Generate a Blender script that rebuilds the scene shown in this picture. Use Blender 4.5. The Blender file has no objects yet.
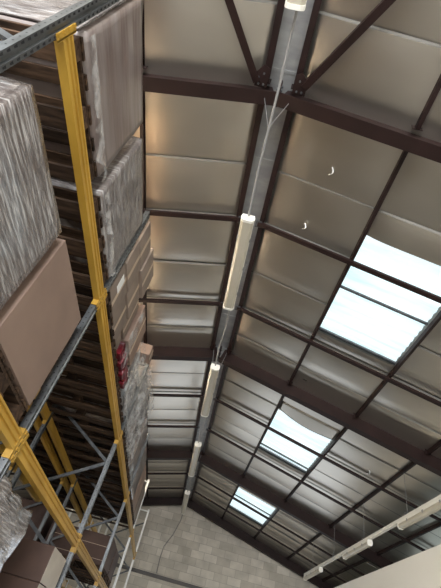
import bpy, bmesh, math, random
from mathutils import Vector, Matrix, noise
random.seed(7)
SC = bpy.context.scene
COL = SC.collection
U, H, CZ = 1.08, 4.5, 1.6          # rack unit, ridge height above the eye, eye height (metres)
X0 = -0.03 * H                     # ridge line
SL = 0.266                         # roof pitch

# ------------------------------------------------------------------ materials
def mat(name, base, rough=.6, metal=0., spec=.5):
    m = bpy.data.materials.new(name); m.use_nodes = True
    b = m.node_tree.nodes['Principled BSDF']
    b.inputs['Base Color'].default_value = (*base, 1)
    b.inputs['Roughness'].default_value = rough
    b.inputs['Metallic'].default_value = metal
    b.inputs['Specular IOR Level'].default_value = spec
    return m

def noisy(name, c1, c2, scale=(5, 5, 5), rough=.6, metal=0., bump=0., detail=5, spec=.5, lo=.35, hi=.65,
          bscale=None, rough2=None, random_tint=0.):
    """principled material whose colour wanders between two tones by object-space noise"""
    m = mat(name, c1, rough, metal, spec); nt = m.node_tree; N = nt.nodes; Lk = nt.links
    b = N['Principled BSDF']
    tc = N.new('ShaderNodeTexCoord'); mp = N.new('ShaderNodeMapping'); mp.inputs['Scale'].default_value = scale
    Lk.new(tc.outputs['Object'], mp.inputs['Vector'])
    n = N.new('ShaderNodeTexNoise'); n.inputs['Scale'].default_value = 1; n.inputs['Detail'].default_value = detail
    Lk.new(mp.outputs['Vector'], n.inputs['Vector'])
    r = N.new('ShaderNodeValToRGB')
    r.color_ramp.elements[0].position = lo; r.color_ramp.elements[0].color = (*c1, 1)
    r.color_ramp.elements[1].position = hi; r.color_ramp.elements[1].color = (*c2, 1)
    Lk.new(n.outputs['Fac'], r.inputs['Fac'])
    out = r.outputs['Color']
    if random_tint:
        oi = N.new('ShaderNodeObjectInfo'); hs = N.new('ShaderNodeHueSaturation')
        mr = N.new('ShaderNodeMapRange'); mr.inputs[3].default_value = 1 - random_tint; mr.inputs[4].default_value = 1 + random_tint
        Lk.new(oi.outputs['Random'], mr.inputs[0]); Lk.new(mr.outputs[0], hs.inputs['Value'])
        Lk.new(out, hs.inputs['Color']); out = hs.outputs['Color']
    Lk.new(out, b.inputs['Base Color'])
    if rough2 is not None:
        mr = N.new('ShaderNodeMapRange'); mr.inputs[1].default_value = lo; mr.inputs[2].default_value = hi
        mr.inputs[3].default_value = rough; mr.inputs[4].default_value = rough2
        Lk.new(n.outputs['Fac'], mr.inputs[0]); Lk.new(mr.outputs[0], b.inputs['Roughness'])
    if bump:
        bp = N.new('ShaderNodeBump'); bp.inputs['Strength'].default_value = bump; bp.inputs['Distance'].default_value = .02
        src = n
        if bscale:
            mp2 = N.new('ShaderNodeMapping'); mp2.inputs['Scale'].default_value = bscale
            Lk.new(tc.outputs['Object'], mp2.inputs['Vector'])
            src = N.new('ShaderNodeTexNoise'); src.inputs['Scale'].default_value = 1; src.inputs['Detail'].default_value = 4
            Lk.new(mp2.outputs['Vector'], src.inputs['Vector'])
        Lk.new(src.outputs['Fac'], bp.inputs['Height']); Lk.new(bp.outputs['Normal'], b.inputs['Normal'])
    return m

M = {}
M['foil'] = noisy('foil', (.50, .46, .40), (.57, .53, .465), (.8, 2, 1), rough=.27, metal=.94, lo=.2, hi=.8, rough2=.34, detail=3, bump=.02, bscale=(60, 60, 60))
M['foil_tape'] = mat('foil_tape', (.20, .19, .172), .5, .3)
M['brown_steel'] = noisy('brown_steel', (.012, .0055, .0045), (.018, .008, .007), (3, 3, 3), rough=.55, spec=.22)
M['ridge_strip'] = noisy('ridge_strip', (.30, .30, .30), (.40, .40, .39), (3, 9, 3), rough=.5, metal=.6)
M['galv'] = noisy('galv', (.12, .126, .13), (.19, .20, .206), (20, 20, 9), rough=.38, metal=.75)
M['galv_dark'] = noisy('galv_dark', (.07, .075, .08), (.11, .115, .12), (20, 20, 9), rough=.5, metal=.5)
M['hole'] = mat('hole', (.012, .013, .015), .9)
M['yellow'] = noisy('yellow', (.41, .23, .028), (.53, .315, .048), (3, 2, 9), rough=.42, random_tint=.08)
M['white_and_lit'] = mat('white_and_lit', (.82, .82, .80), .4)  # true white on label and tape; painted brightness on the far posts
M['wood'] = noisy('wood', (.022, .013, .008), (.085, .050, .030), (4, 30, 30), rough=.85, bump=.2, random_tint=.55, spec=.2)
M['card'] = noisy('card', (.215, .145, .112), (.25, .172, .132), (2, 2, 3), rough=.7, random_tint=.12)
M['card_grey'] = noisy('card_grey', (.17, .13, .105), (.23, .178, .143), (3, 3, 6), rough=.6, random_tint=.15)
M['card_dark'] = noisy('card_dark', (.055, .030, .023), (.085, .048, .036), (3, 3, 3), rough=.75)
M['card_lit'] = noisy('card_lit', (.42, .37, .31), (.5, .45, .38), (3, 3, 6), rough=.6)  # tone for the lit aisle side of the dark cartons
M['tape'] = mat('tape', (.45, .34, .24), .3)
M['wrap'] = noisy('wrap', (.15, .124, .116), (.72, .70, .69), (6, 6, 85), rough=.28, metal=.3, bump=.38, lo=.44, hi=.78, rough2=.16, bscale=(9, 9, 95))  # pale streaks paint the film's specular gloss into the colour
M['wrap_brown'] = noisy('wrap_brown', (.19, .145, .13), (.31, .275, .26), (1.2, 1.2, 14), rough=.34, metal=.1, bump=.35, lo=.4, hi=.8, bscale=(2, 2, 22))  # weaker gloss streaks, also painted into the colour
M['red_pack'] = noisy('red_pack', (.06, .004, .007), (.17, .011, .02), (8, 8, 8), rough=.3, bump=.6)
M['fixture'] = mat('fixture', (.75, .73, .66), .4)
M['diffuser'] = noisy('diffuser', (.42, .385, .30), (.47, .43, .345), (2, 2, 2), rough=.3)
M['conduit'] = mat('conduit', (.25, .25, .245), .45)
M['wire'] = mat('wire', (.25, .25, .25), .5, .6)
M['partition'] = noisy('partition', (.86, .83, .76), (.88, .85, .78), (1, 1, 1), rough=.7)
M['concrete'] = noisy('concrete', (.24, .23, .215), (.62, .60, .56), (.45, .3, 1), rough=.6)  # broad patches paint uneven daylight into the floor colour
M['plaster'] = noisy('plaster', (.42, .40, .37), (.47, .45, .42), (1, 1, 1), rough=.8)
M['rail'] = mat('rail', (.10, .09, .085), .6)

for k in ('wrap', 'wrap_brown'):
    bb = M[k].node_tree.nodes['Principled BSDF']; bb.inputs['Coat Weight'].default_value = .7; bb.inputs['Coat Roughness'].default_value = .12
def film_mat():
    m = bpy.data.materials.new('clear_film'); m.use_nodes = True; nt = m.node_tree; N = nt.nodes; Lk = nt.links
    b = N['Principled BSDF']; b.inputs['Base Color'].default_value = (.58, .57, .56, 1); b.inputs['Roughness'].default_value = .22
    b.inputs['Specular IOR Level'].default_value = .8
    tc = N.new('ShaderNodeTexCoord'); n = N.new('ShaderNodeTexNoise'); n.inputs['Scale'].default_value = 8; n.inputs['Detail'].default_value = 4
    Lk.new(tc.outputs['Object'], n.inputs['Vector'])
    r = N.new('ShaderNodeMapRange'); r.inputs[1].default_value = .38; r.inputs[2].default_value = .62; r.inputs[3].default_value = .08; r.inputs[4].default_value = .62
    Lk.new(n.outputs['Fac'], r.inputs[0]); Lk.new(r.outputs[0], b.inputs['Alpha'])
    bp = N.new('ShaderNodeBump'); bp.inputs['Strength'].default_value = .35; Lk.new(n.outputs['Fac'], bp.inputs['Height']); Lk.new(bp.outputs['Normal'], b.inputs['Normal'])
    return m
M['film'] = film_mat()

def block_mat():
    m = mat('concrete_block', (.4, .38, .34), .85); nt = m.node_tree; N = nt.nodes; Lk = nt.links; b = N['Principled BSDF']
    tc = N.new('ShaderNodeTexCoord'); sp = N.new('ShaderNodeSeparateXYZ'); cb = N.new('ShaderNodeCombineXYZ')
    Lk.new(tc.outputs['Object'], sp.inputs[0]); Lk.new(sp.outputs['X'], cb.inputs['X']); Lk.new(sp.outputs['Z'], cb.inputs['Y'])
    br = N.new('ShaderNodeTexBrick'); br.inputs['Scale'].default_value = 1
    br.inputs['Brick Width'].default_value = .46; br.inputs['Row Height'].default_value = .235; br.inputs['Mortar Size'].default_value = .006
    br.inputs['Color1'].default_value = (.46, .42, .355, 1); br.inputs['Color2'].default_value = (.63, .58, .50, 1); br.inputs['Mortar'].default_value = (.38, .35, .30, 1)
    Lk.new(cb.outputs[0], br.inputs['Vector'])
    n = N.new('ShaderNodeTexNoise'); n.inputs['Scale'].default_value = 2.2; n.inputs['Detail'].default_value = 6; Lk.new(tc.outputs['Object'], n.inputs['Vector'])
    hs = N.new('ShaderNodeHueSaturation'); mr = N.new('ShaderNodeMapRange'); mr.inputs[1].default_value = .3; mr.inputs[2].default_value = .7; mr.inputs[3].default_value = .82; mr.inputs[4].default_value = 1.15
    Lk.new(n.outputs['Fac'], mr.inputs[0]); Lk.new(mr.outputs[0], hs.inputs['Value']); Lk.new(br.outputs['Color'], hs.inputs['Color']); Lk.new(hs.outputs['Color'], b.inputs['Base Color'])
    bp = N.new('ShaderNodeBump'); bp.inputs['Strength'].default_value = .4; bp.inputs['Distance'].default_value = .01; bp.invert = True
    Lk.new(br.outputs['Fac'], bp.inputs['Height']); Lk.new(bp.outputs['Normal'], b.inputs['Normal'])
    return m
M['block'] = block_mat()

def pane_mat():
    m = bpy.data.materials.new('skylight_sheet'); m.use_nodes = True; nt = m.node_tree; N = nt.nodes; Lk = nt.links
    b = N['Principled BSDF']; b.inputs['Base Color'].default_value = (.25, .27, .28, 1); b.inputs['Roughness'].default_value = .35
    tc = N.new('ShaderNodeTexCoord'); mp = N.new('ShaderNodeMapping'); mp.inputs['Scale'].default_value = (.7, 6, 1)
    Lk.new(tc.outputs['Object'], mp.inputs['Vector'])
    n = N.new('ShaderNodeTexNoise'); n.inputs['Scale'].default_value = 1; n.inputs['Detail'].default_value = 5; Lk.new(mp.outputs['Vector'], n.inputs['Vector'])
    r = N.new('ShaderNodeValToRGB'); r.color_ramp.elements[0].position = .36; r.color_ramp.elements[0].color = (.60, .82, .87, 1)
    r.color_ramp.elements[1].position = .58; r.color_ramp.elements[1].color = (.86, .97, 1, 1)
    Lk.new(n.outputs['Fac'], r.inputs['Fac']); Lk.new(r.outputs['Color'], b.inputs['Emission Color'])
    b.inputs['Emission Strength'].default_value = PANE
    return m
PANE = 1.08
M['pane'] = pane_mat()
def glow(name, c, s):
    m = mat(name, (.8, .8, .78), .4); b = m.node_tree.nodes['Principled BSDF']
    b.inputs['Emission Color'].default_value = (*c, 1); b.inputs['Emission Strength'].default_value = s
    return m
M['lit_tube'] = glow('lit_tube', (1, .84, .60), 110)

# ------------------------------------------------------------------ mesh helpers
class MB:
    def __init__(s): s.v = []; s.f = []; s.m = []; s.mats = []
    def mi(s, m):
        if m is None: return 0
        if m not in s.mats: s.mats.append(m)
        return s.mats.index(m)
    def add(s, vs, fs, m=None):
        o = len(s.v); s.v += [tuple(v) for v in vs]; k = s.mi(m)
        for f in fs: s.f.append(tuple(i + o for i in f)); s.m.append(k)
    def box(s, a, b, m=None):
        (x0, y0, z0), (x1, y1, z1) = a, b
        s.add([(x0, y0, z0), (x1, y0, z0), (x1, y1, z0), (x0, y1, z0), (x0, y0, z1), (x1, y0, z1), (x1, y1, z1), (x0, y1, z1)],
              [(3, 2, 1, 0), (4, 5, 6, 7), (0, 1, 5, 4), (1, 2, 6, 5), (2, 3, 7, 6), (3, 0, 4, 7)], m)
    def bar(s, p, q, w, h, up=(0, 0, 1), m=None):
        """rectangular bar from p to q, w across, h along up"""
        p, q = Vector(p), Vector(q); d = (q - p).normalized(); up = Vector(up)
        sd = d.cross(up).normalized(); u = sd.cross(d).normalized(); vs = []
        for c in (p, q):
            for a, b in ((-1, -1), (1, -1), (1, 1), (-1, 1)): vs.append(c + sd * a * w / 2 + u * b * h / 2)
        s.add(vs, [(3, 2, 1, 0), (4, 5, 6, 7), (0, 1, 5, 4), (1, 2, 6, 5), (2, 3, 7, 6), (3, 0, 4, 7)], m)
    def tube(s, pts, r, n=8, m=None):
        pts = [Vector(p) for p in pts]; rings = []
        for i, p in enumerate(pts):
            d = (pts[min(i + 1, len(pts) - 1)] - pts[max(i - 1, 0)]).normalized()
            a = Vector((0, 0, 1)) if abs(d.z) < .9 else Vector((1, 0, 0))
            u = d.cross(a).normalized(); w = u.cross(d)
            rings.append([p + (u * math.cos(2 * math.pi * k / n) + w * math.sin(2 * math.pi * k / n)) * r for k in range(n)])
        vs = [v for rg in rings for v in rg]; fs = []
        for i in range(len(pts) - 1):
            for k in range(n): fs.append((i * n + k, i * n + (k + 1) % n, (i + 1) * n + (k + 1) % n, (i + 1) * n + k))
        fs.append(tuple(range(n))[::-1]); fs.append(tuple(range((len(pts) - 1) * n, len(pts) * n)))
        s.add(vs, fs, m)
    def prism(s, prof, p, q, up=(0, 0, 1), m=None):
        """extrude a 2-D profile (across, up) from p to q"""
        p, q = Vector(p), Vector(q); d = (q - p).normalized(); sd = d.cross(Vector(up)).normalized(); u = sd.cross(d).normalized(); n = len(prof)
        vs = [c + sd * a + u * b for c in (p, q) for a, b in prof]
        fs = [(k, (k + 1) % n, n + (k + 1) % n, n + k) for k in range(n)] + [tuple(range(n))[::-1], tuple(range(n, 2 * n))]
        s.add(vs, fs, m)
    def build(s, name, m=None, parent=None, origin=None, bevel=0., smooth=False, world=False):
        """origin: world place of the object; vertices were given in world space unless a parent carries them"""
        me = bpy.data.meshes.new(name); o0 = Vector(origin) if origin is not None else Vector((0, 0, 0))
        me.from_pydata([Vector(v) - o0 for v in s.v], [], s.f)
        if m is not None and not s.mats: me.materials.append(m)
        for k in s.mats: me.materials.append(k)
        if s.mats:
            for p, k in zip(me.polygons, s.m): p.material_index = k
        bm = bmesh.new(); bm.from_mesh(me); bmesh.ops.recalc_face_normals(bm, faces=bm.faces); bm.to_mesh(me); bm.free()
        if smooth:
            for p in me.polygons: p.use_smooth = True
        o = bpy.data.objects.new(name, me); COL.objects.link(o)
        if parent is not None:
            o.parent = parent; o.location = o0 - Vector(parent['_o']) if parent.get('_o') is not None else o0
        else: o.location = o0
        o['_o'] = list(o0)
        if bevel:
            bv = o.modifiers.new('Bevel', 'BEVEL'); bv.width = bevel; bv.segments = 2; bv.limit_method = 'ANGLE'
        return o

def tag(o, label, cat, group=None, kind=None):
    o['label'] = label; o['category'] = cat
    if group: o['group'] = group
    if kind: o['kind'] = kind
    return o
def empty(name, loc, label, cat, group=None):
    o = bpy.data.objects.new(name, None); COL.objects.link(o); o.location = loc; o['_o'] = list(loc); o.empty_display_size = .1
    return tag(o, label, cat, group)
def struct(mb, name, m, label, cat, parent=None, **k):
    o = mb.build(name, m, parent, **k)
    if parent is None: tag(o, label, cat, None, 'structure')
    return o
def copy_tree(o, parent=None, loc=None):
    c = o.copy(); COL.objects.link(c)
    if parent is not None: c.parent = parent
    if loc is not None: c.location = loc
    for ch in o.children: copy_tree(ch, c)
    return c

def roof(x, dz=0.): return CZ + H - SL * abs(x - X0) + dz     # underside plane of the roof steel

# ------------------------------------------------------------------ camera
cam = bpy.data.cameras.new('camera'); co = bpy.data.objects.new('camera', cam); COL.objects.link(co); SC.camera = co
R3 = ((0.96877865, 0.24270002, -0.05064205), (-0.12728753, 0.66217723, 0.73845731), (0.21275762, -0.70895558, 0.67239585))
mw = Matrix.Identity(4)
for i in range(3):
    mw[i][0] = R3[i][0]; mw[i][1] = -R3[i][1]; mw[i][2] = -R3[i][2]
mw[2][3] = CZ
co.matrix_world = mw
cam.sensor_fit = 'VERTICAL'; cam.sensor_height = 24; cam.sensor_width = 18; cam.lens = 24 * 411.58 / 588; cam.clip_start = .05

# ------------------------------------------------------------------ setting
YB, YG = -7.0, 16.45               # rear wall, gable wall
XL, XR, XP = -6.6, 6.3, .95 * H    # side walls, partition
RAF = [1.695, 6.53, 11.64, 16.12]
SUB = [[3.35, 5.10], [8.26, 9.86], [13.30, 14.75]]
PUR = [.275 * H, .547 * H, .82 * H, 1.095 * H]
SKY = [(.655 * H, 1.083 * H), (1.675 * H, 2.135 * H), (2.785 * H, 3.25 * H)]
SKYB = [(-.45 * H, -.02 * H), (-1.35 * H, -.92 * H)]

b = MB(); b.box((XL, YB, -.15), (XR, YG, 0)); struct(b, 'floor', M['concrete'], 'grey concrete warehouse floor', 'floor')
b = MB(); b.box((XL - .2, YB, 0), (XL, YG, roof(XL, .2))); struct(b, 'wall_left', M['plaster'], 'plain left side wall behind the racks', 'wall')
b = MB(); b.box((XR, YB, 0), (XR + .2, YG, roof(XR, .2))); struct(b, 'wall_right', M['plaster'], 'plain right side wall beyond the white partition', 'wall')
# gable wall with its pitched top
GX0, GX1, GZ = -1.0, 4.0, 2.75     # unseen opening added low in the gable to light the far foil
def gable(y0, y1):
    b = MB(); zt = .20
    b.box((XL, y0, 0), (GX0, y1, GZ)); b.box((GX1, y0, 0), (XR, y1, GZ))
    prof = [(XL, GZ), (XR, GZ), (XR, roof(XR, zt)), (X0, roof(X0, zt)), (XL, roof(XL, zt))]
    vs = [(x, y, z) for y in (y0, y1) for x, z in prof]; n = 5
    b.add(vs, [tuple(range(n)), tuple(range(n, 2 * n))[::-1]] + [(k, n + k, n + (k + 1) % n, (k + 1) % n) for k in range(n)])
    return b
struct(gable(YG, YG + .2), 'wall_back', M['block'], 'far gable wall of weathered concrete blocks below the roof', 'wall')
# wall behind the camera with an open loading door
DX0, DX1, DZ = -4.5, 1.6, 4.6
b = MB()
b.box((XL, YB - .2, 0), (DX0, YB, 4.6)); b.box((DX1, YB - .2, 0), (XR, YB, 4.6)); b.box((XL, YB - .2, 4.6), (XR, YB, roof(X0, .2)))
struct(b, 'wall_front', M['plaster'], 'wall with the open loading door behind the viewer', 'wall')
# partition
b = MB(); b.box((XP, -6, 0), (XP + .12, YG - .01, CZ + .5775 * XP))
struct(b, 'wall_right', M['partition'], 'cream white partition wall at lower right, below the hanging light line', 'partition')
# ledge rail on the gable
LZ = CZ + .472 * (YG / 3.75)
b = MB(); b.box((XL + .02, YG - .07, LZ - .05), (XP - .01, YG - .001, LZ + .05)); struct(b, 'trim_1', M['rail'], 'dark horizontal rail fixed across the concrete block gable wall', 'rail')

# foil ceiling
def smooth01(t): return max(0., min(1., t))
def foil(side):
    E0, E1 = .16, (XR - X0 if side > 0 else X0 - XL)
    sup_x = [E0] + [abs(p - X0) for p in PUR] + [E1]
    sup_y = [YB, -5.0, -3.2, -1.55, .08] + [v for k in range(4) for v in ([RAF[k]] + (SUB[k] if k < 3 else []))] + [YG]
    # mats overlap half way between the cross bars
    seams = []
    ys = []
    for a, c in zip(sup_y, sup_y[1:]):
        mid = a + (c - a) * .53
        for (p, q) in ((a, mid), (mid, c)):
            n = max(2, int((q - p) / .11))
            ys += [(p + (q - p) * i / n, p, q) for i in range(n)]
            ys.append((q - .004, p, q))
    for s0, s1 in SKY + SKYB:
        for e in (s0, s1):
            for a, c in zip(sup_y, sup_y[1:]):
                mid = a + (c - a) * .53
                for (p, q) in ((a, mid), (mid, c)):
                    if p <= e < q: ys.append((e, p, q))
    ys = sorted(set(ys)); xs = []
    for a, c in zip(sup_x, sup_x[1:]):
        n = max(2, int((c - a) / .11)); xs += [(a + (c - a) * i / n, a, c) for i in range(n)]
    xs.append((E1, sup_x[-2], E1))
    rng = random.Random(3 + side); amp = {}
    b = MB(); nx = len(xs)
    mats = sorted({(p, q) for _, p, q in ys})
    for mi, (p, q) in enumerate(mats):
        rows = [y for y, a, c in ys if (a, c) == (p, q)] + [q + .03]; rows.insert(1, p + .024)
        drop = rng.uniform(0, .012); vs = []; fs = []
        for y in rows:
            for (d, a, c) in xs:
                key = (mi, round(a, 3))
                if key not in amp: amp[key] = (rng.uniform(.02, .055), rng.uniform(.8, 1.25), rng.uniform(-.006, .006))
                A, pw, tl = amp[key]
                tx = smooth01((d - a) / (c - a)); ty = smooth01((y - p) / (q - p))
                sag = A * (1 - abs(2 * tx - 1) ** 4) * (1 - abs(2 * ty ** pw - 1) ** 4)
                x = X0 + side * d
                w = .006 * noise.noise(Vector((x * 1.1, y * 1.3, side * 5)))
                vs.append((x, y, roof(x) + .082 - sag * (.9 if y < 6 else .16) - .014 * (1 - ty) * (1 if y < 6 else .5) - drop + w + tl * (ty - .5) * (1 - abs(2 * tx - 1) ** 4)))
        for j in range(len(rows) - 1):
            for i in range(nx - 1):
                d = (xs[i][0] + xs[i + 1][0]) / 2; y = (rows[j] + rows[j + 1]) / 2
                j0 = 0 if side > 0 else 1; pd = abs(PUR[j0] - X0), abs(PUR[j0 + 1] - X0)
                if pd[0] < d < pd[1] and any(s0 < y < s1 for s0, s1 in SKY + SKYB): continue
                fs.append((j * nx + i, j * nx + i + 1, (j + 1) * nx + i + 1, (j + 1) * nx + i))
        lip = [f for f in fs if max(f) < 2 * nx]; o0 = len(b.v)
        b.add(vs, [f for f in fs if max(f) >= 2 * nx], M['foil'])
        b.add(vs[:2 * nx], lip, M['foil_tape'])
    return b
cr = struct(foil(1), 'ceiling_right', None, 'right roof slope lined with silver foil insulation around the skylights', 'ceiling', smooth=True)
cl = struct(foil(-1), 'ceiling_left', None, 'left roof slope lined with silver foil insulation beside the stacked loads', 'ceiling', smooth=True)
b = MB()
b.box((X0 - .17, YB, roof(X0, .08)), (X0 + .17, YG, roof(X0, .10)))
for k in range(24):
    y = YB + .5 + k * 1.0
    b.box((X0 - .13, y, roof(X0, .074)), (X0 + .13, y + .03, roof(X0, .0805)))
struct(b, 'ceiling_ridge', M['ridge_strip'], 'narrow grey lining strip running along the roof ridge', 'ceiling')
# outer roof sheets stop daylight leaking in
for side, nm in ((1, 'right'), (-1, 'left')):
    xe = XR + .2 if side > 0 else XL - .2
    b = MB()
    q = [(X0, roof(X0, .28)), (xe, roof(xe, .28)), (xe, roof(xe, .32)), (X0, roof(X0, .32))]
    vs = [(x, y, z) for y in (YB - .2, YG + .2) for x, z in q]
    b.add(vs, [(0, 1, 2, 3), (7, 6, 5, 4)] + [(k, 4 + k, 4 + (k + 1) % 4, (k + 1) % 4) for k in range(4)])
    struct(b, 'roof_' + nm, M['plaster'], 'outer roof sheeting over the %s slope' % nm, 'roof')

# skylights
def skylight(n, s0, s1, side, label, bars=((0, .05), (.50, .03), (1, .05))):
    j0 = 0 if side > 0 else 1
    xa, xb = X0 + side * abs(PUR[j0] - X0), X0 + side * abs(PUR[j0 + 1] - X0)
    b = MB(); vs = []
    ny = 60
    for j in range(ny + 1):
        y = s0 + (s1 - s0) * j / ny
        for x in (xa, xb): vs.append((x, y, roof(x, .16) + .012 * math.sin(j * 1.57)))
    b.add(vs, [(2 * j, 2 * j + 1, 2 * j + 3, 2 * j + 2) for j in range(ny)])
    o = struct(b, 'window_%d' % n, M['pane'], label, 'skylight', origin=((xa + xb) / 2, (s0 + s1) / 2, roof((xa + xb) / 2, .16)), smooth=True)
    for t, w in bars:
        y = s0 + (s1 - s0) * t
        f = MB(); f.bar((xa, y, roof(xa, .125)), (xb, y, roof(xb, .125)), w, .03); f.build('glazing_bar', M['galv_dark'], o, origin=((xa + xb) / 2, y, roof((xa + xb) / 2, .125)))
    return o
skylight(1, *SKY[0], 1, 'largest rooflight of blue-white translucent sheet, nearest the viewer')
skylight(2, *SKY[1], 1, 'middle of the three bright rooflights in the foil ceiling', ((0, .05), (.50, .03), (.90, .03), (1, .05)))
skylight(3, *SKY[2], 1, 'smallest rooflight, nearest the concrete block gable wall', ((0, .05), (.42, .03), (.62, .025), (1, .05)))
skylight(4, *SKYB[0], 1, 'rooflight above the viewer on the right slope')
skylight(5, *SKYB[1], 1, 'rooflight above the loading door on the right slope')
for k, (s0, s1) in enumerate(SKY + SKYB):
    skylight(6 + k, s0, s1, -1, 'rooflight %s on the left slope above the racks' % ('first beyond the viewer', 'second beyond the viewer', 'nearest the gable wall', 'over the viewer', 'nearest the loading door')[k])

# slack mat drooping over the near edge of the middle rooflight
b = MB(); vs = []
for i in range(25):
    t = i / 24; x = PUR[0] + .03 + (PUR[1] - PUR[0] - .06) * t
    ye = (1.66 + .03 * t) * H + .12 * math.sin(math.pi * t) * (1 - .4 * t)
    for j in range(9):
        q = j / 8; vs.append((x, 1.60 * H + (ye - 1.60 * H) * q, roof(x, .055 - .02 * math.sin(math.pi * t) * q)))
b.add(vs, [(i * 9 + j, (i + 1) * 9 + j, (i + 1) * 9 + j + 1, i * 9 + j + 1) for i in range(24) for j in range(8)])
o = b.build('loose_insulation_mat', M['foil'], cr, origin=(1.8, 7.3, 6), smooth=True)
sd = o.modifiers.new('Solidify', 'SOLIDIFY'); sd.thickness = .012

# unseen glowing band added on the side wall to brighten the right foil
b = MB(); b.box((XR - .03, 1.5, 2.2), (XR - .005, 13.5, 3.5)); struct(b, 'window_11', M['pane'], 'long glowing fill band added unseen on the right wall beyond the partition', 'window')
# loose tape ends on the foil
for (x, y, L), n in (((.629, 2.323, .10), 'nearest the first rafter'), ((.553, 3.142, .08), 'close to the first cross bar'), ((3.287, 7.99, .12), 'farther off, beyond the middle rooflight')):
    z = roof(x, .03); b = MB(); vs = []
    for i in range(9):
        t = i / 8; c = Vector((x + .02 * math.sin(t * 4), y + L * (t - .5) * .9, z - .05 * math.sin(t * 2.6)))
        vs += [c + Vector((-.007, 0, 0)), c + Vector((.007, 0, .004))]
    b.add(vs, [(2 * i, 2 * i + 1, 2 * i + 3, 2 * i + 2) for i in range(8)])
    o = b.build('loose_tape', M['white_and_lit'], origin=(x, y, z), smooth=True)
    sd = o.modifiers.new('Solidify', 'SOLIDIFY'); sd.thickness = .002
    tag(o, 'curled white tape end on the right foil slope, %s' % n, 'tape', 'loose tape ends on the foil')

# rafters
IP = [(-.07, 0), (.07, 0), (.07, .012), (.006, .018), (.006, .322), (.07, .328), (.07, .34), (-.07, .34), (-.07, .328), (-.006, .322), (-.006, .018), (-.07, .012)]
ORD = ['first brown steel rafter, nearest the viewer,', 'second brown steel rafter from the viewer', 'third brown steel rafter from the viewer', 'last brown steel rafter, against the block gable wall,']
for k, y in enumerate(RAF):
    for side, w in ((-1, 'left'), (1, 'right')):
        xe = XL + .02 if side < 0 else XR - .02
        p = (X0 + side * .012, y, roof(X0, -.19)); q = (xe, y, roof(xe, -.19))
        b = MB(); b.prism(IP, p, q)
        o = b.build('roof_rafter', M['brown_steel'], origin=p)
        tag(o, '%s on the %s slope' % (ORD[k], w), 'rafter', 'roof rafters')
        e = MB(); e.box((X0 + side * .002, y - .09, roof(X0, -.16)), (X0 + side * .013, y + .09, roof(X0, .16)))
        e.build('apex_plate', M['brown_steel'], o, origin=(X0, y, roof(X0)))
        g = MB()
        for dy in (-.055, .055):
            for dz in (-.1, .0, .1): g.tube([(X0 + side * .012, y + dy, roof(X0, dz)), (X0 + side * .03, y + dy, roof(X0, dz))], .012, 6)
        g.build('apex_bolts', M['galv_dark'], o, origin=(X0, y, roof(X0)))
# ridge and slope purlins, framed between the rafters
BAY = [(-3.2, RAF[0]), (RAF[0], RAF[1]), (RAF[1], RAF[2]), (RAF[2], RAF[3])]
BN = ['before the first rafter', 'between the first and second rafters', 'between the second and third rafters', 'between the third rafter and the gable']
CP = [(-.020, 0), (.020, 0), (.020, .006), (-.014, .006), (-.014, .064), (.020, .064), (.020, .070), (-.020, .070)]
def purlin(x, k, label, w=1., dz=0.):
    y0, y1 = BAY[k]; y1 -= .075; y0 += .075
    b = MB(); b.prism([(a * w, c) for a, c in CP], (x, y0, roof(x, dz)), (x, y1, roof(x, dz)))
    o = b.build('roof_purlin', M['brown_steel'], origin=(x, (y0 + y1) / 2, roof(x, dz)))
    tag(o, label, 'purlin', 'roof purlins')
    for y in (y0, y1 - .006):
        c = MB(); c.box((x - .05, y, roof(x, dz)), (x + .05, y + .006, roof(x, dz + .13)))
        c.build('end_cleat', M['brown_steel'], o, origin=(x, (y0 + y1) / 2, roof(x, dz)))
for k in range(4):
    purlin(X0 - .158, k, 'brown ridge purlin left of the ceiling light line, %s' % BN[k], 1.6, -.01)
    purlin(X0 + .158, k, 'brown ridge purlin right of the ceiling light line, %s' % BN[k], 1.6, -.01)
    purlin(X0 - (PUR[0] - X0), k, 'brown purlin along the left foil slope, %s' % BN[k])
    purlin(PUR[0], k, 'brown purlin along the ridge side of the rooflights, %s' % BN[k])
    purlin(PUR[1], k, 'brown purlin along the lower side of the rooflights, %s' % BN[k])
    if k: purlin(PUR[2], k, 'brown purlin directly above the hanging right light line, %s' % BN[k])
    if k: purlin(PUR[3], k, 'brown purlin nearest the white partition, %s' % BN[k])
# cross bars strapped under the purlins
for k in range(3):
    for j, y in enumerate(SUB[k]):
        for side, w in ((-1, 'left'), (1, 'right')):
            xa = X0 + side * .12; xe = (XL + .05) if side < 0 else (XR - .05)
            b = MB(); b.prism([(-.034, -.045), (.034, -.045), (.034, -.037), (.026, -.036), (.026, -.001), (-.026, -.001), (-.026, -.036), (-.034, -.037)], (xa, y, roof(xa)), (xe, y, roof(xe)))
            o = b.build('cross_bar', M['brown_steel'], origin=(xa, y, roof(xa)))
            tag(o, '%s thin brown cross bar on the %s slope, %s' % (('first', 'second')[j], w, BN[k + 1]), 'cross bar', 'thin cross bars under the foil')
            c = MB(); c.box((xa - .04, y - .05, roof(X0, -.075)), (xa + .04, y + .05, roof(X0, -.062))); c.build('end_bracket', M['galv_dark'], o, origin=(xa, y, roof(xa)))
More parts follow.
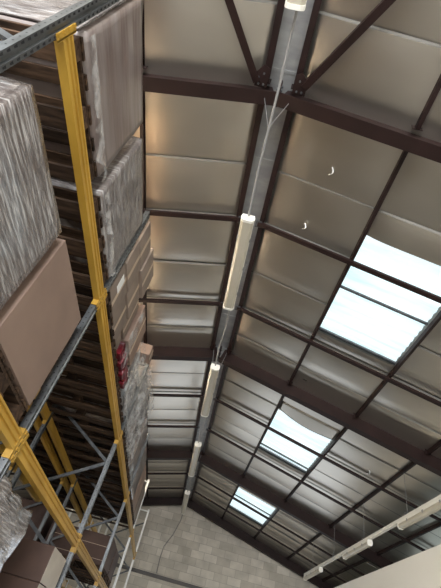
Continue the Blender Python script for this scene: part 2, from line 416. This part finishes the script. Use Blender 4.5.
# wind braces running from the first rafter towards the viewer
for side, w, xn, yn, xe, ye in ((-1, 'left', -.083, .353, -.30, -.035), (1, 'right', .022, .345, .33, -.19)):
    p = Vector((xn * H, yn * H, roof(xn * H, -.09))); q = Vector((xe * H, ye * H, roof(xe * H, -.09)))
    o = empty('wind_brace', p, 'brown diagonal wind brace running from the first rafter up the %s slope' % w, 'brace', 'wind braces')
    d = (q - p).normalized()
    b = MB(); b.prism([(-.035, -.005), (.035, -.005), (.035, .06), (.027, .06), (.027, .003), (-.035, .003)], p, q); b.build('brace_bar', M['brown_steel'], o, origin=p)
    g = MB()
    xr = X0 + side * .16
    z = roof(X0, -.055) - .09
    pts = [(xr - side * .03, 1.63), (xr + side * .10, 1.63), (xr + side * .10, 1.50), (xr + side * .03, 1.42), (xr - side * .03, 1.45)]
    vs = [(x, y, zz) for zz in (z, z + .008) for x, y in pts]; n = 5
    g.add(vs, [tuple(range(n)), tuple(range(n, 2 * n))[::-1]] + [(i, n + i, n + (i + 1) % n, (i + 1) % n) for i in range(n)])
    pl = g.build('gusset_plate', M['brown_steel'], o, origin=p)
    h = MB()
    for x, y in ((.02, 1.6), (.07, 1.6), (.03, 1.5), (.08, 1.54)): h.tube([(xr + side * (x - .01), y, z - .012), (xr + side * (x - .01), y, z)], .011, 6)
    h.build('bolts', M['galv'], pl, origin=p)

# ------------------------------------------------------------------ light lines
TZ = CZ + .8 * H
o = empty('light_trunking', (X0, 1.0, TZ), 'thin pale conduit under the roof ridge linking the fluorescent fittings', 'conduit')
b = MB()
RL = [(-.16, .17), (.597, .93), (1.268, 1.648), (1.973, 2.41), (2.74, 3.2)]
pts = []
for a, c in zip(RL, RL[1:]):
    y0, y1 = a[1] * H, c[0] * H
    b = MB(); b.tube([(X0 + .02, y0, TZ + .05), (X0 + .022 + .02 * random.uniform(-1, 1), y0 + .3 * (y1 - y0), TZ + .07), (X0 + .015 + .03 * random.uniform(-1, 1), y0 + .7 * (y1 - y0), TZ + .06), (X0, y1, TZ + .05)], .011)
    b.build('conduit', M['conduit'], o, origin=(X0, y0, TZ))
for y in (1.70, 4.0, 6.45, 8.8, 11.6, 14.0):
    for s in (-1, 1):
        w = MB(); w.tube([(X0, y, TZ + .06), (X0 + s * .13, y, roof(X0, -.02 if y not in (1.70,) else -.19))], .004, 5); w.build('hanger_wire', M['wire'], o, origin=(X0, y, TZ))
def fixture(x, y0, y1, z, label, group, m='diffuser', w=1.):
    o = empty('fluorescent_light', (x, y0, z), label, 'light fitting', group)
    L = y1 - y0
    b = MB(); b.prism([(c * w, d) for c, d in ((-.075, .03), (-.065, .075), (.065, .075), (.075, .03))], (x, y0, z), (x, y1, z)); b.build('housing', M['fixture'], o, origin=(x, y0, z))
    d = MB(); d.prism([(c * w, q) for c, q in ((-.072, .03), (-.066, -.01), (-.04, -.032), (.04, -.032), (.066, -.01), (.072, .03))], (x, y0 + .03, z), (x, y1 - .03, z)); d.build('diffuser', M[m], o, origin=(x, y0, z))
    for ye in (y0 - .004, y1 - .03):
        e = MB(); e.prism([(c * w, q) for c, q in ((-.077, .03), (-.07, -.014), (-.042, -.037), (.042, -.037), (.07, -.014), (.077, .03))], (x, ye, z), (x, ye + .034, z)); e.build('end_cap', M['fixture'], o, origin=(x, y0, z))
    for t in (.2, .5, .8):
        for s in (-1, 1):
            c = MB(); yy = y0 + L * t; c.box((x + s * .072 * w - .006, yy - .02, z + .005), (x + s * .072 * w + .006, yy + .02, z + .045)); c.build('clip', M['conduit'], o, origin=(x, y0, z))
    LAST[:] = [o]
    return o
LAST = []
RN = ['fluorescent fitting cut off by the top edge of the photo, under the ridge', 'longest ridge fluorescent fitting, between the first and second rafters', 'ridge fluorescent fitting just past the second rafter', 'ridge fluorescent fitting crossing below the third rafter', 'ridge fluorescent fitting hanging nearest the block gable wall']
for (a, c), l in zip(RL, RN): fixture(X0, a * H, c * H, TZ, l, 'fluorescent fittings under the ridge')
TX, T2 = .82 * H, CZ + .605 * H
o = empty('light_trunking', (TX, 6, T2), 'straight pale light trunking hung on wires above the white partition', 'light trunking')
b = MB(); b.box((TX - .03, -4, T2 - .02), (TX + .03, 13.7, T2 + .035)); b.build('trunking_channel', M['fixture'], o, origin=(TX, 6, T2))
for y in (.5, 3.8, 5.5, 7.35, 9.3, 11.2, 13.0):
    w = MB(); w.tube([(TX, y, T2 + .03), (TX, y, roof(TX, .0))], .004, 5); w.build('hanger_wire', M['wire'], o, origin=(TX, y, T2))
    w = MB(); w.box((TX - .045, y - .03, T2 + .036), (TX + .045, y + .03, T2 + .06)); w.build('hanger_clamp', M['galv'], o, origin=(TX, y, T2))
for (a, c), l in zip(((1.30, 1.70), (2.0, 2.32), (2.71, 3.03)), ('fluorescent fitting at the right edge on the trunking above the partition', 'middle fluorescent fitting on the trunking above the partition', 'farthest fluorescent fitting on the right trunking, beside the gable wall')):
    fixture(TX, a * H, c * H, T2 - .095, l, 'fluorescent fittings on the right trunking', w=.72)
# lit battens over the back rack, hidden from the eye by the loads
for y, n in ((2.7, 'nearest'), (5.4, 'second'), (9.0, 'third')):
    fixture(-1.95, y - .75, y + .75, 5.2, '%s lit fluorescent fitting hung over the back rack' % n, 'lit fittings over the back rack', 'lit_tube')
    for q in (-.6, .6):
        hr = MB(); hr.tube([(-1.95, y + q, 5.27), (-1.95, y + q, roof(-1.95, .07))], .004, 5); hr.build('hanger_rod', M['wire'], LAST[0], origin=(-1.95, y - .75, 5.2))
# cable down the gable
b = MB(); zz = YG - .012
P = [(-.03, 3.75 * .99), (-.05, 3.42), (-.13, 3.0), (-.17, 2.8), (-.16, 2.3), (-.15, 1.9), (-.16, .0)]
b.tube([(x, zz, CZ + z) for x, z in ((-.14, 4.2), (-.16, 3.85), (-.30, 3.35), (-.50, 2.95), (-.52, 2.6), (-.50, 2.15))], .012, 6)
tag(b.build('wall_cable', M['wire'], origin=(-.14, zz, CZ + 4.2)), 'thin grey cable running down the block gable wall from the last fitting', 'cable')

# ------------------------------------------------------------------ racks
TOP = CZ + 1.885 * U; LOW = CZ + .755 * U; THIRD = LOW - (TOP - LOW)
UP = [.615, 2.395, 4.94, 7.33, 9.85, 12.3]; UP = [u * U for u in UP]
UTOP = CZ + 2.93 * U
PW = .068                                          # post width along the aisle
def post(x0, x1, y, z0, z1, face, m):
    """perforated channel post: web on the side `face` (+1 towards the aisle), open behind; two slot rows sunk into the front"""
    b = MB(); t = .004; w = PW
    xf, xb = (x1, x0) if face > 0 else (x0, x1); s = 1 if face > 0 else -1
    prof = [(xf, y), (xf, y + w), (xb, y + w), (xb, y + w - .012), (xf - s * t, y + w - t), (xf - s * t, y + t), (xb, y + .012), (xb, y)]
    prof = [(xf, y - w / 2), (xf, y - .012), (xf - s * .010, y - .008), (xf - s * .010, y + .008), (xf, y + .012), (xf, y + w / 2), (xb, y + w / 2), (xb, y + w / 2 - t), (xf - s * .014, y + w / 2 - t), (xf - s * .014, y - w / 2 + t), (xb, y - w / 2 + t), (xb, y - w / 2)]
    n = len(prof); vs = [(px, py, z) for z in (z0, z1) for px, py in prof]
    b.add(vs, [(k, (k + 1) % n, n + (k + 1) % n, n + k) for k in range(n)] + [tuple(range(n))[::-1], tuple(range(n, 2 * n))], m)
    return b
def post_holes(b, x0, x1, y, z0, z1, face):
    s = 1 if face > 0 else -1; xf = x1 if face > 0 else x0
    z = z0 + .03
    while z < z1 - .03:
        for dy, k in ((-.023, 0), (.023, 0)):
            vs = [(xf + s * .0008, y + dy - .006, z + .012), (xf + s * .0008, y + dy + .006, z + .012), (xf + s * .0008, y + dy + .004, z - .012), (xf + s * .0008, y + dy - .004, z - .012)]
            b.add(vs, [(0, 1, 2, 3)], M['hole'])
        zz = z + .025
        for xx in (.3, ):
            xm = x0 + (x1 - x0) * .5
            b.add([(xm - .004, y - PW / 2 - .0008, zz - .004), (xm + .004, y - PW / 2 - .0008, zz - .004), (xm + .004, y - PW / 2 - .0008, zz + .004), (xm - .004, y - PW / 2 - .0008, zz + .004)], [(0, 1, 2, 3)], M['hole'])
        z += .05
    return b
def rack(name, xf, xr, label, ups, levels, lit_from=99, skip=()):
    root = empty(name, (xf, ups[0], 0), label, 'pallet rack')
    for k, y in enumerate(ups):
        pm = M['white_and_lit'] if k >= lit_from else M['galv']  # white stands in for light caught by the last galvanised frames
        for (x0, x1, f) in ((xf - .045, xf, 1), (xr, xr + .045, -1)):
            p = post(x0, x1, y, .006, UTOP, f, pm)
            if k < 3: post_holes(p, x0, x1, y, .3, UTOP, f)
            p.build('upright', None, root, origin=(x0, y, 0))
            fp = MB(); fp.box((x0 - .03, y - .06, 0), (x1 + .03, y + .06, .006)); fp.build('foot_plate', M['galv_dark'], root, origin=(x0, y, 0))
        # lattice: level strut, then diagonals
        z = .35; fl = False
        b = MB(); b.bar((xf - .03, y, UTOP - .05), (xr + .03, y, UTOP - .05), .022, .035); b.build('strut', pm if k >= lit_from else M['galv_dark'], root, origin=(xf, y, UTOP))
        b = MB(); b.bar((xf - .03, y, .28), (xr + .03, y, .28), .022, .035); b.build('strut', M['galv_dark'], root, origin=(xf, y, .3))
        while z < UTOP - .55:
            a, c = (xf - .03, xr + .03) if fl else (xr + .03, xf - .03)
            b = MB(); b.bar((a, y, z), (c, y, z + .58), .022, .035); b.build('brace', M['galv_dark'], root, origin=(a, y, z)); z += .58; fl = not fl
    BP = [(-.024, -.10), (.024, -.10), (.024, -.074), (.012, -.070), (.012, -.056), (.024, -.052), (.024, -.036), (.012, -.032), (.012, -.018), (.024, -.014), (.024, 0), (-.024, 0)]
    for k in range(len(ups) - 1):
        for li, z in enumerate(levels):
            for xx, s in ((xf - .018, 1), (xr + .018, -1)):
                if (k, li) in skip: continue
                y0, y1 = ups[k] + PW / 2 + .004, ups[k + 1] - PW / 2 - .004
                b = MB(); b.prism([(a * s, c) for a, c in BP], (xx, y0, z), (xx, y1, z))
                bo = b.build('beam', M['yellow'], root, origin=(xx, y0, z))
                for ye, d in ((y0, -1), (y1, 1)):
                    c = MB()
                    xo = xf if s > 0 else xr
                    xa, xb = sorted((xo + s * .0015, xo + s * .007))
                    ya, yb = sorted((ye - d * .012, ye + d * .027))
                    c.box((xa, ya, z - .15), (xb, yb, z + .035))
                    ya, yb = sorted((ye - d * .002, ye - d * .008)); xa, xb = sorted((xo + s * .007, xo - s * .042))
                    c.box((xa, ya, z - .15), (xb, yb, z + .035))
                    for q in range(4):
                        ya, yb = sorted((ye + d * .012, ye + d * .028)); xa, xb = sorted((xo + s * .007, xo + s * .012))
                        c.box((xa, ya, z - .14 + q * .05), (xb, yb, z - .118 + q * .05))
                    c.build('beam_connector', M['yellow'], bo, origin=(xx, ye, z))
    return root
XF, XRR = -1.0 * U, -1.93 * U
XF2, XRR2 = -2.08 * U, -2.99 * U
rack('pallet_rack', XF, XRR, 'yellow-beamed galvanised pallet rack along the aisle at left', UP, (TOP, LOW, THIRD), 4)
rack('pallet_rack', XF2, XRR2, 'second yellow-beamed rack standing back to back behind the aisle rack', UP, (TOP, LOW, THIRD), 4)

# ------------------------------------------------------------------ pallets
def make_pallet():
    """0.80 along the aisle (y), 1.15 deep (x); origin at the aisle-side bottom middle"""
    o = bpy.data.objects.new('pallet', None); COL.objects.link(o); o['_o'] = [0, 0, 0]
    D = 1.10
    for y in (-.35, 0, .35):
        w = .10 if y else .12
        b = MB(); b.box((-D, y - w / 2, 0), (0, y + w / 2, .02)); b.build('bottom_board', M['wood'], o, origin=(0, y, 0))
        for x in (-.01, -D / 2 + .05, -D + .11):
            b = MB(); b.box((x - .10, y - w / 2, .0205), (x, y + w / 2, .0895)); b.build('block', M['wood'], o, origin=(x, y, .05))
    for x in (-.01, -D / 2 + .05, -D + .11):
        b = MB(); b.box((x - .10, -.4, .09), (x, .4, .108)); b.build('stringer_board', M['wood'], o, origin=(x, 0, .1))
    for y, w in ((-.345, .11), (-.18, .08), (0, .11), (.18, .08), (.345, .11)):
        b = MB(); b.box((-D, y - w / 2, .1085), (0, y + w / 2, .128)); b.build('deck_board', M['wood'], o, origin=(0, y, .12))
    return o
PAL = make_pallet(); PH = .129; used = []
def pallet(x, y, z, label, group='pallets on the aisle rack'):
    if not used: o = PAL; used.append(1)
    else: o = copy_tree(PAL)
    o.location = (x, y, z + .001); tag(o, label, 'pallet', group); return o

# ------------------------------------------------------------------ loads
def lump(x0, x1, y0, y1, z0, z1, amp=.012, n=14, seed=0, r=.03, top=0.):
    """box with softened, wandering faces"""
    bm = bmesh.new(); bmesh.ops.create_cube(bm, size=1)
    bmesh.ops.subdivide_edges(bm, edges=bm.edges[:], cuts=n, use_grid_fill=True)
    c = Vector(((x0 + x1) / 2, (y0 + y1) / 2, (z0 + z1) / 2)); s = Vector((x1 - x0, y1 - y0, z1 - z0))
    for v in bm.verts:
        p = Vector((v.co.x * s.x, v.co.y * s.y, v.co.z * s.z))
        h = s / 2; q = Vector([max(-h[i] + r, min(h[i] - r, p[i])) for i in range(3)]); d = p - q
        if d.length > 1e-6: p = q + d.normalized() * r
        w = c + p
        k = noise.noise(Vector((w.x * 5 + seed, w.y * 5, w.z * 5))); k2 = noise.noise(Vector((w.x * 1.7 + seed, w.y * 1.7, w.z * 14 + 3)))
        nrm = d.normalized() if d.length > 1e-6 else Vector((0, 0, 0))
        bottom = 1 if v.co.z < -.49 else 0
        off = nrm * (k * amp + k2 * amp * .8 - amp)
        if bottom: off.z = 0
        if v.co.z > .4: off.z += top * noise.noise(Vector((w.x * 3 + seed, w.y * 3, 1)))
        v.co = w + off
    b = MB(); bm.verts.index_update()
    b.v = [tuple(v.co) for v in bm.verts]; b.f = [tuple(v.index for v in f.verts) for f in bm.faces]; b.m = [0] * len(b.f); bm.free()
    return b
def skirt(x, y0, y1, zt, zb, seed=0, near=None):
    """torn hem of stretch film hanging at the foot of a load, ragged along its lower edge"""
    r = random.Random(seed); b = MB(); n = 34; vs = []
    rows = 6
    for i in range(n + 1):
        y = y0 + (y1 - y0) * i / n; low = zb + .003 + (zt - zb) * max(0, min(.95, .45 + .75 * noise.noise(Vector((y * 7, seed, 0))) + .3 * (r.random() - .5)))
        for j in range(rows + 1):
            t = j / rows; z = zt + (low - zt) * t
            vs.append((x + .016 + .012 * t + .028 * noise.noise(Vector((y * 9, z * 14, seed))) * (t + .1), y + .015 * noise.noise(Vector((z * 9, y * 7, seed + 4))), z))
    b.add(vs, [(i * (rows + 1) + j, (i + 1) * (rows + 1) + j, (i + 1) * (rows + 1) + j + 1, i * (rows + 1) + j + 1) for i in range(n) for j in range(rows)])
    return b
def wrapped(y0, y1, z0, z1, label, m='wrap', xf=XF + .006, depth=1.1, seed=0, hem=None, amp=.012, top=0., group='film-wrapped loads', r=.03):
    o = lump(xf - depth, xf, y0, y1, z0, z1, amp, seed=seed, top=top, r=r).build('wrapped_load', M[m], origin=(xf - depth / 2, (y0 + y1) / 2, z0), smooth=True)
    tag(o, label, 'wrapped load', group)
    if hem: skirt(xf + .006, y0 + .01, y1 - .01, z0 + .06, hem, seed).build('torn_film', M['film'], o, origin=(xf, (y0 + y1) / 2, z0), smooth=True)
    return o
def carton(x0, x1, y0, y1, z0, z1, label, m='card', group='cartons on the top level', cat='carton', rot=0.):
    c = Vector(((x0 + x1) / 2, (y0 + y1) / 2, z0))
    b = MB(); b.box((x0, y0, z0), (x1, y1, z1)); o = b.build('carton', M[m], origin=c, bevel=.006)
    t = MB(); xm = (x0 + x1) / 2; ym = (y0 + y1) / 2
    t.box((x1, ym - .025, z0 + .001), (x1 + .0012, ym + .025, z1)); t.box((x0, ym - .025, z1), (x1 + .0012, ym + .025, z1 + .0012))
    t.build('packing_tape', M['tape'], o, origin=c)
    if rot: o.rotation_euler.z = rot
    return tag(o, label, cat, group)

G1 = 'pallets on the aisle rack'
# top level, first bay: two tall film-wrapped loads
zT = TOP + PH + .002
pallet(XF - .01, 1.075 * U, TOP, 'dark wooden pallet under the nearest tall wrapped load, top level')
pallet(XF - .01, 1.965 * U, TOP, 'dark wooden pallet under the second tall wrapped load, top level')
wrapped(.685 * U, 1.465 * U, zT, CZ + 2.80 * U, 'tall brown film-wrapped load on the top level beside the first post', 'wrap_brown', seed=1, hem=TOP - .005, r=.012, amp=.007)
wrapped(1.565 * U, 2.35 * U, zT, CZ + 2.765 * U, 'silvery film-wrapped load on the top level, just before the second post', 'wrap', seed=2, hem=TOP + .0, r=.012, amp=.006)
ow = bpy.data.objects['wrapped_load']
lump(XF - 1.10, XF - .03, .685 * U - .016, .685 * U + .01, zT + .01, CZ + 2.79 * U, .006, 10, 77, r=.01).build('end_sheen', M['wrap'], ow, origin=(XF - .5, .685 * U, zT), smooth=True)  # brighter film sheet paints the sheen on the near end
# lower level, first bay
zL = LOW + PH + .002
pallet(XF - .01, 1.11 * U, LOW, 'pallet under the shiny silver-wrapped load at the left edge')
pallet(XF - .01, 1.90 * U, LOW, 'pallet under the plain brown box at left')
wrapped(.735 * U, 1.50 * U, zL, CZ + 1.525 * U, 'shiny silver film-wrapped load at the left edge, lower level', 'wrap', seed=3, r=.012, amp=.005)
bx = lump(XF - 1.1, XF + .004, 1.56 * U, 2.26 * U, zL, CZ + 1.535 * U, .002, 8, 9, r=.008).build('cardboard_box', M['card'], origin=(XF - .5, 1.9 * U, zL), smooth=False)
tag(bx, 'large plain brown cardboard box at left, crossed by the second post', 'cardboard box')
t = MB(); t.box((XF - 1.0, 1.895 * U, CZ + 1.535 * U - .004), (XF - .05, 1.915 * U, CZ + 1.535 * U)); t.build('packing_tape', M['tape'], bx, origin=(XF - .5, 1.9 * U, zL))

# top level, second bay: cartons, red packs, draped film
for y, l in ((2.86, 'pallet under the grey-brown cartons right after the second post'), (3.66, 'pallet under the cartons and red packs'), (4.46, 'pallet under the loosely draped film load before the third post')):
    pallet(XF - .01, y * U, TOP, l)
zc = zT
def cz(v): return CZ + v * U
rows = [(2.01, 2.33), (2.335, 2.63), (2.635, 2.93)]
nmz = ['bottom', 'middle', 'top']
for i, (a, c) in enumerate(rows):
    for j, (p, q) in enumerate(((2.475, 2.84), (2.85, 3.25))):
        dx = (.0, -.02, .015, .0, .02, .035)[i * 2 + j]
        z0 = zc + .001 if i == 0 else cz(a)
        if i: z0 = cz(rows[i - 1][1]) + .003
        carton(XF - .60, XF - .01 + dx, p * U, q * U, z0, cz(c) + (.06 * (j) if i == 2 else 0), 'grey-brown carton, %s row, %s' % (nmz[i], ('beside the second post', 'farther column next to the pale carton')[j]), 'card_grey')
        carton(XF - 1.15, XF - .61, p * U, q * U, z0, cz(c), 'carton at the back of the %s row, %s' % (nmz[i], ('behind the second post', 'behind the farther column')[j]), 'card_grey', 'hidden rear cartons on the top level')
lb = MB(); lb.box((0, 0, 0), (.001, .10, .17)); 
lo_ = lb.build('address_label', M['white_and_lit'], None); lo_.location = (XF + .0015 - .01, 2.56 * U, cz(2.14)); 
first = [o for o in bpy.data.objects if o.get('label', '').startswith('grey-brown carton, bottom row, beside')][0]
lo_.parent = first; lo_.location = Vector((XF - .0088, 2.56 * U, cz(2.13))) - first.location
carton(XF - .7, XF - .085, 3.28 * U, 3.98 * U, zc + .09, cz(2.28), 'low wide carton half hidden by torn film above the red packs', 'card_grey')
carton(XF - .75, XF - .005, 3.55 * U, 4.02 * U, cz(2.285), cz(2.80), 'pale upright carton beside the torn film, before the overhanging flap', 'card')
carton(XF - .75, XF - .06, 3.28 * U, 3.53 * U, cz(2.285), cz(2.72), 'narrow carton between the grey-brown stack and the pale upright carton', 'card_grey')
for i, (y, z) in enumerate(((3.42, 2.00), (3.60, 2.00), (3.80, 2.00), (3.98, 2.0))):
    o = lump(XF - .06, XF + .055, (y - .085) * U, (y + .085) * U, zc + .002, cz(2.17), .022, 8, 20 + i, r=.03).build('red_pack', M['red_pack'], origin=(XF, y * U, cz(z)), smooth=True)
    tag(o, 'dark red wrapped pack, %s of the row above the yellow beam' % ('nearest', 'second', 'third', 'farthest')[i], 'pack', 'red packs on the top level')
carton(XF - .6, XF + .07, 4.40 * U, 4.62 * U, cz(2.72), cz(2.87), 'open carton jutting into the aisle above the draped film', 'card', rot=0)
def drape(name, y0, y1, z0, z1, x, label, seed, bulge=.06):
    b = MB(); ny, nz = 44, 34; vs = []
    for i in range(ny + 1):
        for j in range(nz + 1):
            ty, tz = i / ny, j / nz
            edge = .05 * noise.noise(Vector((ty * 7, seed, 1)))
            y = y0 + (y1 - y0) * ty + .03 * noise.noise(Vector((tz * 6, seed, 3))) ; z = z0 + (z1 - z0) * tz + edge
            k = noise.noise(Vector((y * 4 + z * 2, z * 2, seed))) * .6 + noise.noise(Vector((y * 9 - z * 5, z * 3, seed))) * .2
            vs.append((x + bulge * (math.sin(math.pi * ty) * .5 + k) , y, z))
    b.add(vs, [(i * (nz + 1) + j, (i + 1) * (nz + 1) + j, (i + 1) * (nz + 1) + j + 1, i * (nz + 1) + j + 1) for i in range(ny) for j in range(nz)])
    return b
w = wrapped(4.15 * U, 4.895 * U, zT, cz(2.61), 'crumpled clear-film load on the top level before the third post', 'wrap', seed=5, amp=.03, hem=TOP + .02, r=.05)
drape('f', 4.05 * U, 4.86 * U, zT + .02, cz(2.68), XF + .01, '', 5).build('loose_film', M['film'], w, origin=(XF, 4.46 * U, zT), smooth=True)
f = drape('f', 3.42 * U, 3.62 * U, cz(2.02), cz(2.62), XF + .03, '', 8, .03).build('plastic_film', M['film'], origin=(XF + .03, 3.5 * U, cz(2.3)), smooth=True)
tag(f, 'torn clear film hanging between the cartons and the pale upright carton', 'plastic film')
# third bay
for i, (y0, y1, zt, m, l, am) in enumerate(((4.985, 5.73, 2.98, 'wrap', 'crumpled silver film load on the top level just past the third post', .04), (5.82, 6.50, 3.08, 'wrap', 'highest bulging film load on the top level, middle of the third bay', .045), (6.56, 7.27, 2.92, 'wrap_brown', 'brown film-wrapped load on the top level just before the fourth post', .02))):
    pallet(XF - .01, (5.365, 6.125, 6.885)[i] * U, TOP, 'pallet under the %s' % l.replace(' on the top level', ''))
    w = wrapped(y0 * U, y1 * U, zT, cz(zt), l, m, seed=30 + i, amp=am, hem=TOP + .01, r=.06, xf=XF - .012, top=.05)
    if i < 2: drape('f', y0 * U + .01, y1 * U - .01, zT + .03, cz(zt - .03), XF + .0, '', 40 + i, .07).build('loose_film', M['film'], w, origin=(XF, (y0 + y1) / 2 * U, zT), smooth=True)
# fourth bay
for i, (y0, y1, zt, m, l) in enumerate(((7.45, 8.15, 2.80, 'wrap_brown', 'brown wrapped load on the top level just past the fourth post'), (8.22, 8.95, 2.74, 'card', 'plain tan carton load on the top level, second past the fourth post'), (9.02, 9.75, 2.66, 'card_grey', 'tan carton load on the top level beside the fifth post'))):
    pallet(XF - .01, (y0 + y1) / 2 * U, TOP, 'pallet under the %s' % l.replace(' on the top level', ''))
    wrapped(y0 * U, y1 * U, zT, cz(zt), l, m, seed=50 + i, amp=.008)
# lower level, fourth bay: dark brown load
for i, y in enumerate((7.85, 8.68)):
    pallet(XF - .01, y * U, LOW, 'pallet under the %s dark brown load, lower level' % ('near', 'far')[i])
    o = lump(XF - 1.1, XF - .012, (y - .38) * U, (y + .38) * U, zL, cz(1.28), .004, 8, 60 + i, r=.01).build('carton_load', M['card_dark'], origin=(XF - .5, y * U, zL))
    tag(o, '%s dark brown carton load on the lower level between the fourth and fifth posts' % ('near', 'far')[i], 'carton load', 'dark carton loads')
    s = MB()
    for zz in (.94, 1.12): s.box((XF - 1.0, (y - .385) * U, cz(zz)), (XF - .02, (y - .379) * U, cz(zz) + .006))
    s.build('packing_tape', M['tape'], o, origin=(XF - .5, y * U, zL))
# third level: pale wrapped load and stacked dark cartons
z3 = THIRD + PH + .002
for y, n in ((1.11, 'first'), (1.93, 'second')):  # out of view, added to shade the cartons beyond
    pallet(XF - .01, y * U, THIRD, 'pallet under the %s unseen light-blocking load of the third level, below the silver load' % n)
    wrapped((y - .37) * U, (y + .37) * U, z3, cz(.45), '%s unseen brown light-blocking load on the third level, below the silver load' % n, 'wrap_brown', seed=90)
pallet(XF - .01, 2.85 * U, THIRD, 'pallet under the pale wrapped load at bottom left')
wrapped(2.47 * U, 3.27 * U, z3, cz(.60), 'pale crumpled film-wrapped load at the bottom left corner', 'wrap', seed=70, amp=.035, r=.06)
pallet(XF - .01, 4.46 * U, THIRD, 'pallet under the stacked dark cartons at bottom left')
k = 0
for i in range(3):
    for j, (xa, xb) in enumerate(((-.55, -.012), (-1.12, -.56))):
        za = z3 + i * .283
        c = carton(XF + xa, XF + xb, 4.16 * U, 4.78 * U, za, za + .28, 'brown carton, %s of the %s stack at bottom left' % (('bottom', 'middle', 'top')[i], ('aisle-side', 'rear')[j]), 'card_dark', 'stacked cartons at bottom left')  # dark card stands in for shade on the near faces
        if j == 0:
            sp = MB(); sp.box((XF - .0125, 4.165 * U, za + .004), (XF - .009, 4.775 * U, za + .276)); sp.build('lit_side', M['card_lit'], c, origin=(XF - .281, 4.47 * U, za))  # pale sheet stands in for light on the aisle side
# back rack: dim loads that block light; lower and third levels filled only to darken
for z, zt, nm in ((TOP, 2.62, 'top'), (LOW, 1.45, 'lower'), (THIRD, .4, 'third')):
    for k in range(4):
        a, c = UP[k] + .05, UP[k + 1] - .05; n = 2 if k == 0 else 3
        for i in range(n):
            if nm != 'top' and k in (1, 2) : continue
            if nm == 'third' and k: continue
            y = a + (c - a) * (i + .5) / n
            pallet(XF2 - .01, y, z, 'dim wooden pallet on the %s level of the back rack' % nm, 'dim pallets on the back rack, %s level' % nm)
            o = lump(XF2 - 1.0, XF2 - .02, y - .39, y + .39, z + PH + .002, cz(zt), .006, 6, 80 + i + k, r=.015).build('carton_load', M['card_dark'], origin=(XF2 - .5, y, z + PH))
            tag(o, 'dim brown light-blocking carton load on the %s level of the back rack' % nm, 'carton load', 'dim light-blocking loads on the back rack, %s level' % nm)

# ------------------------------------------------------------------ light
w = bpy.data.worlds.new('world'); SC.world = w; w.use_nodes = True
w.node_tree.nodes['Background'].inputs[0].default_value = (.75, .87, 1, 1); w.node_tree.nodes['Background'].inputs[1].default_value = 1.0
def area(name, loc, rot, sx, sy, e, c):
    l = bpy.data.lights.new(name, 'AREA'); l.shape = 'RECTANGLE'; l.size = sx; l.size_y = sy; l.energy = e; l.color = c
    o = bpy.data.objects.new(name, l); COL.objects.link(o); o.location = loc; o.rotation_euler = rot; return o
area('door_daylight', ((DX0 + DX1) / 2, YB - .1, 2.3), (math.radians(90), 0, 0), DX1 - DX0, 4.5, 1900, (.95, .97, 1))
area('gable_fill', ((GX0 + GX1) / 2, YG + .15, GZ / 2), (math.radians(-90), 0, 0), GX1 - GX0, GZ, 30, (.95, .97, 1))  # unseen light added to brighten the far foil
vs = SC.view_settings
vs.view_transform = 'Standard'; vs.look = 'None'; vs.gamma = 1; vs.use_curve_mapping = False; vs.exposure = 0
for o in bpy.data.objects:
    if '_o' in o: del o['_o']
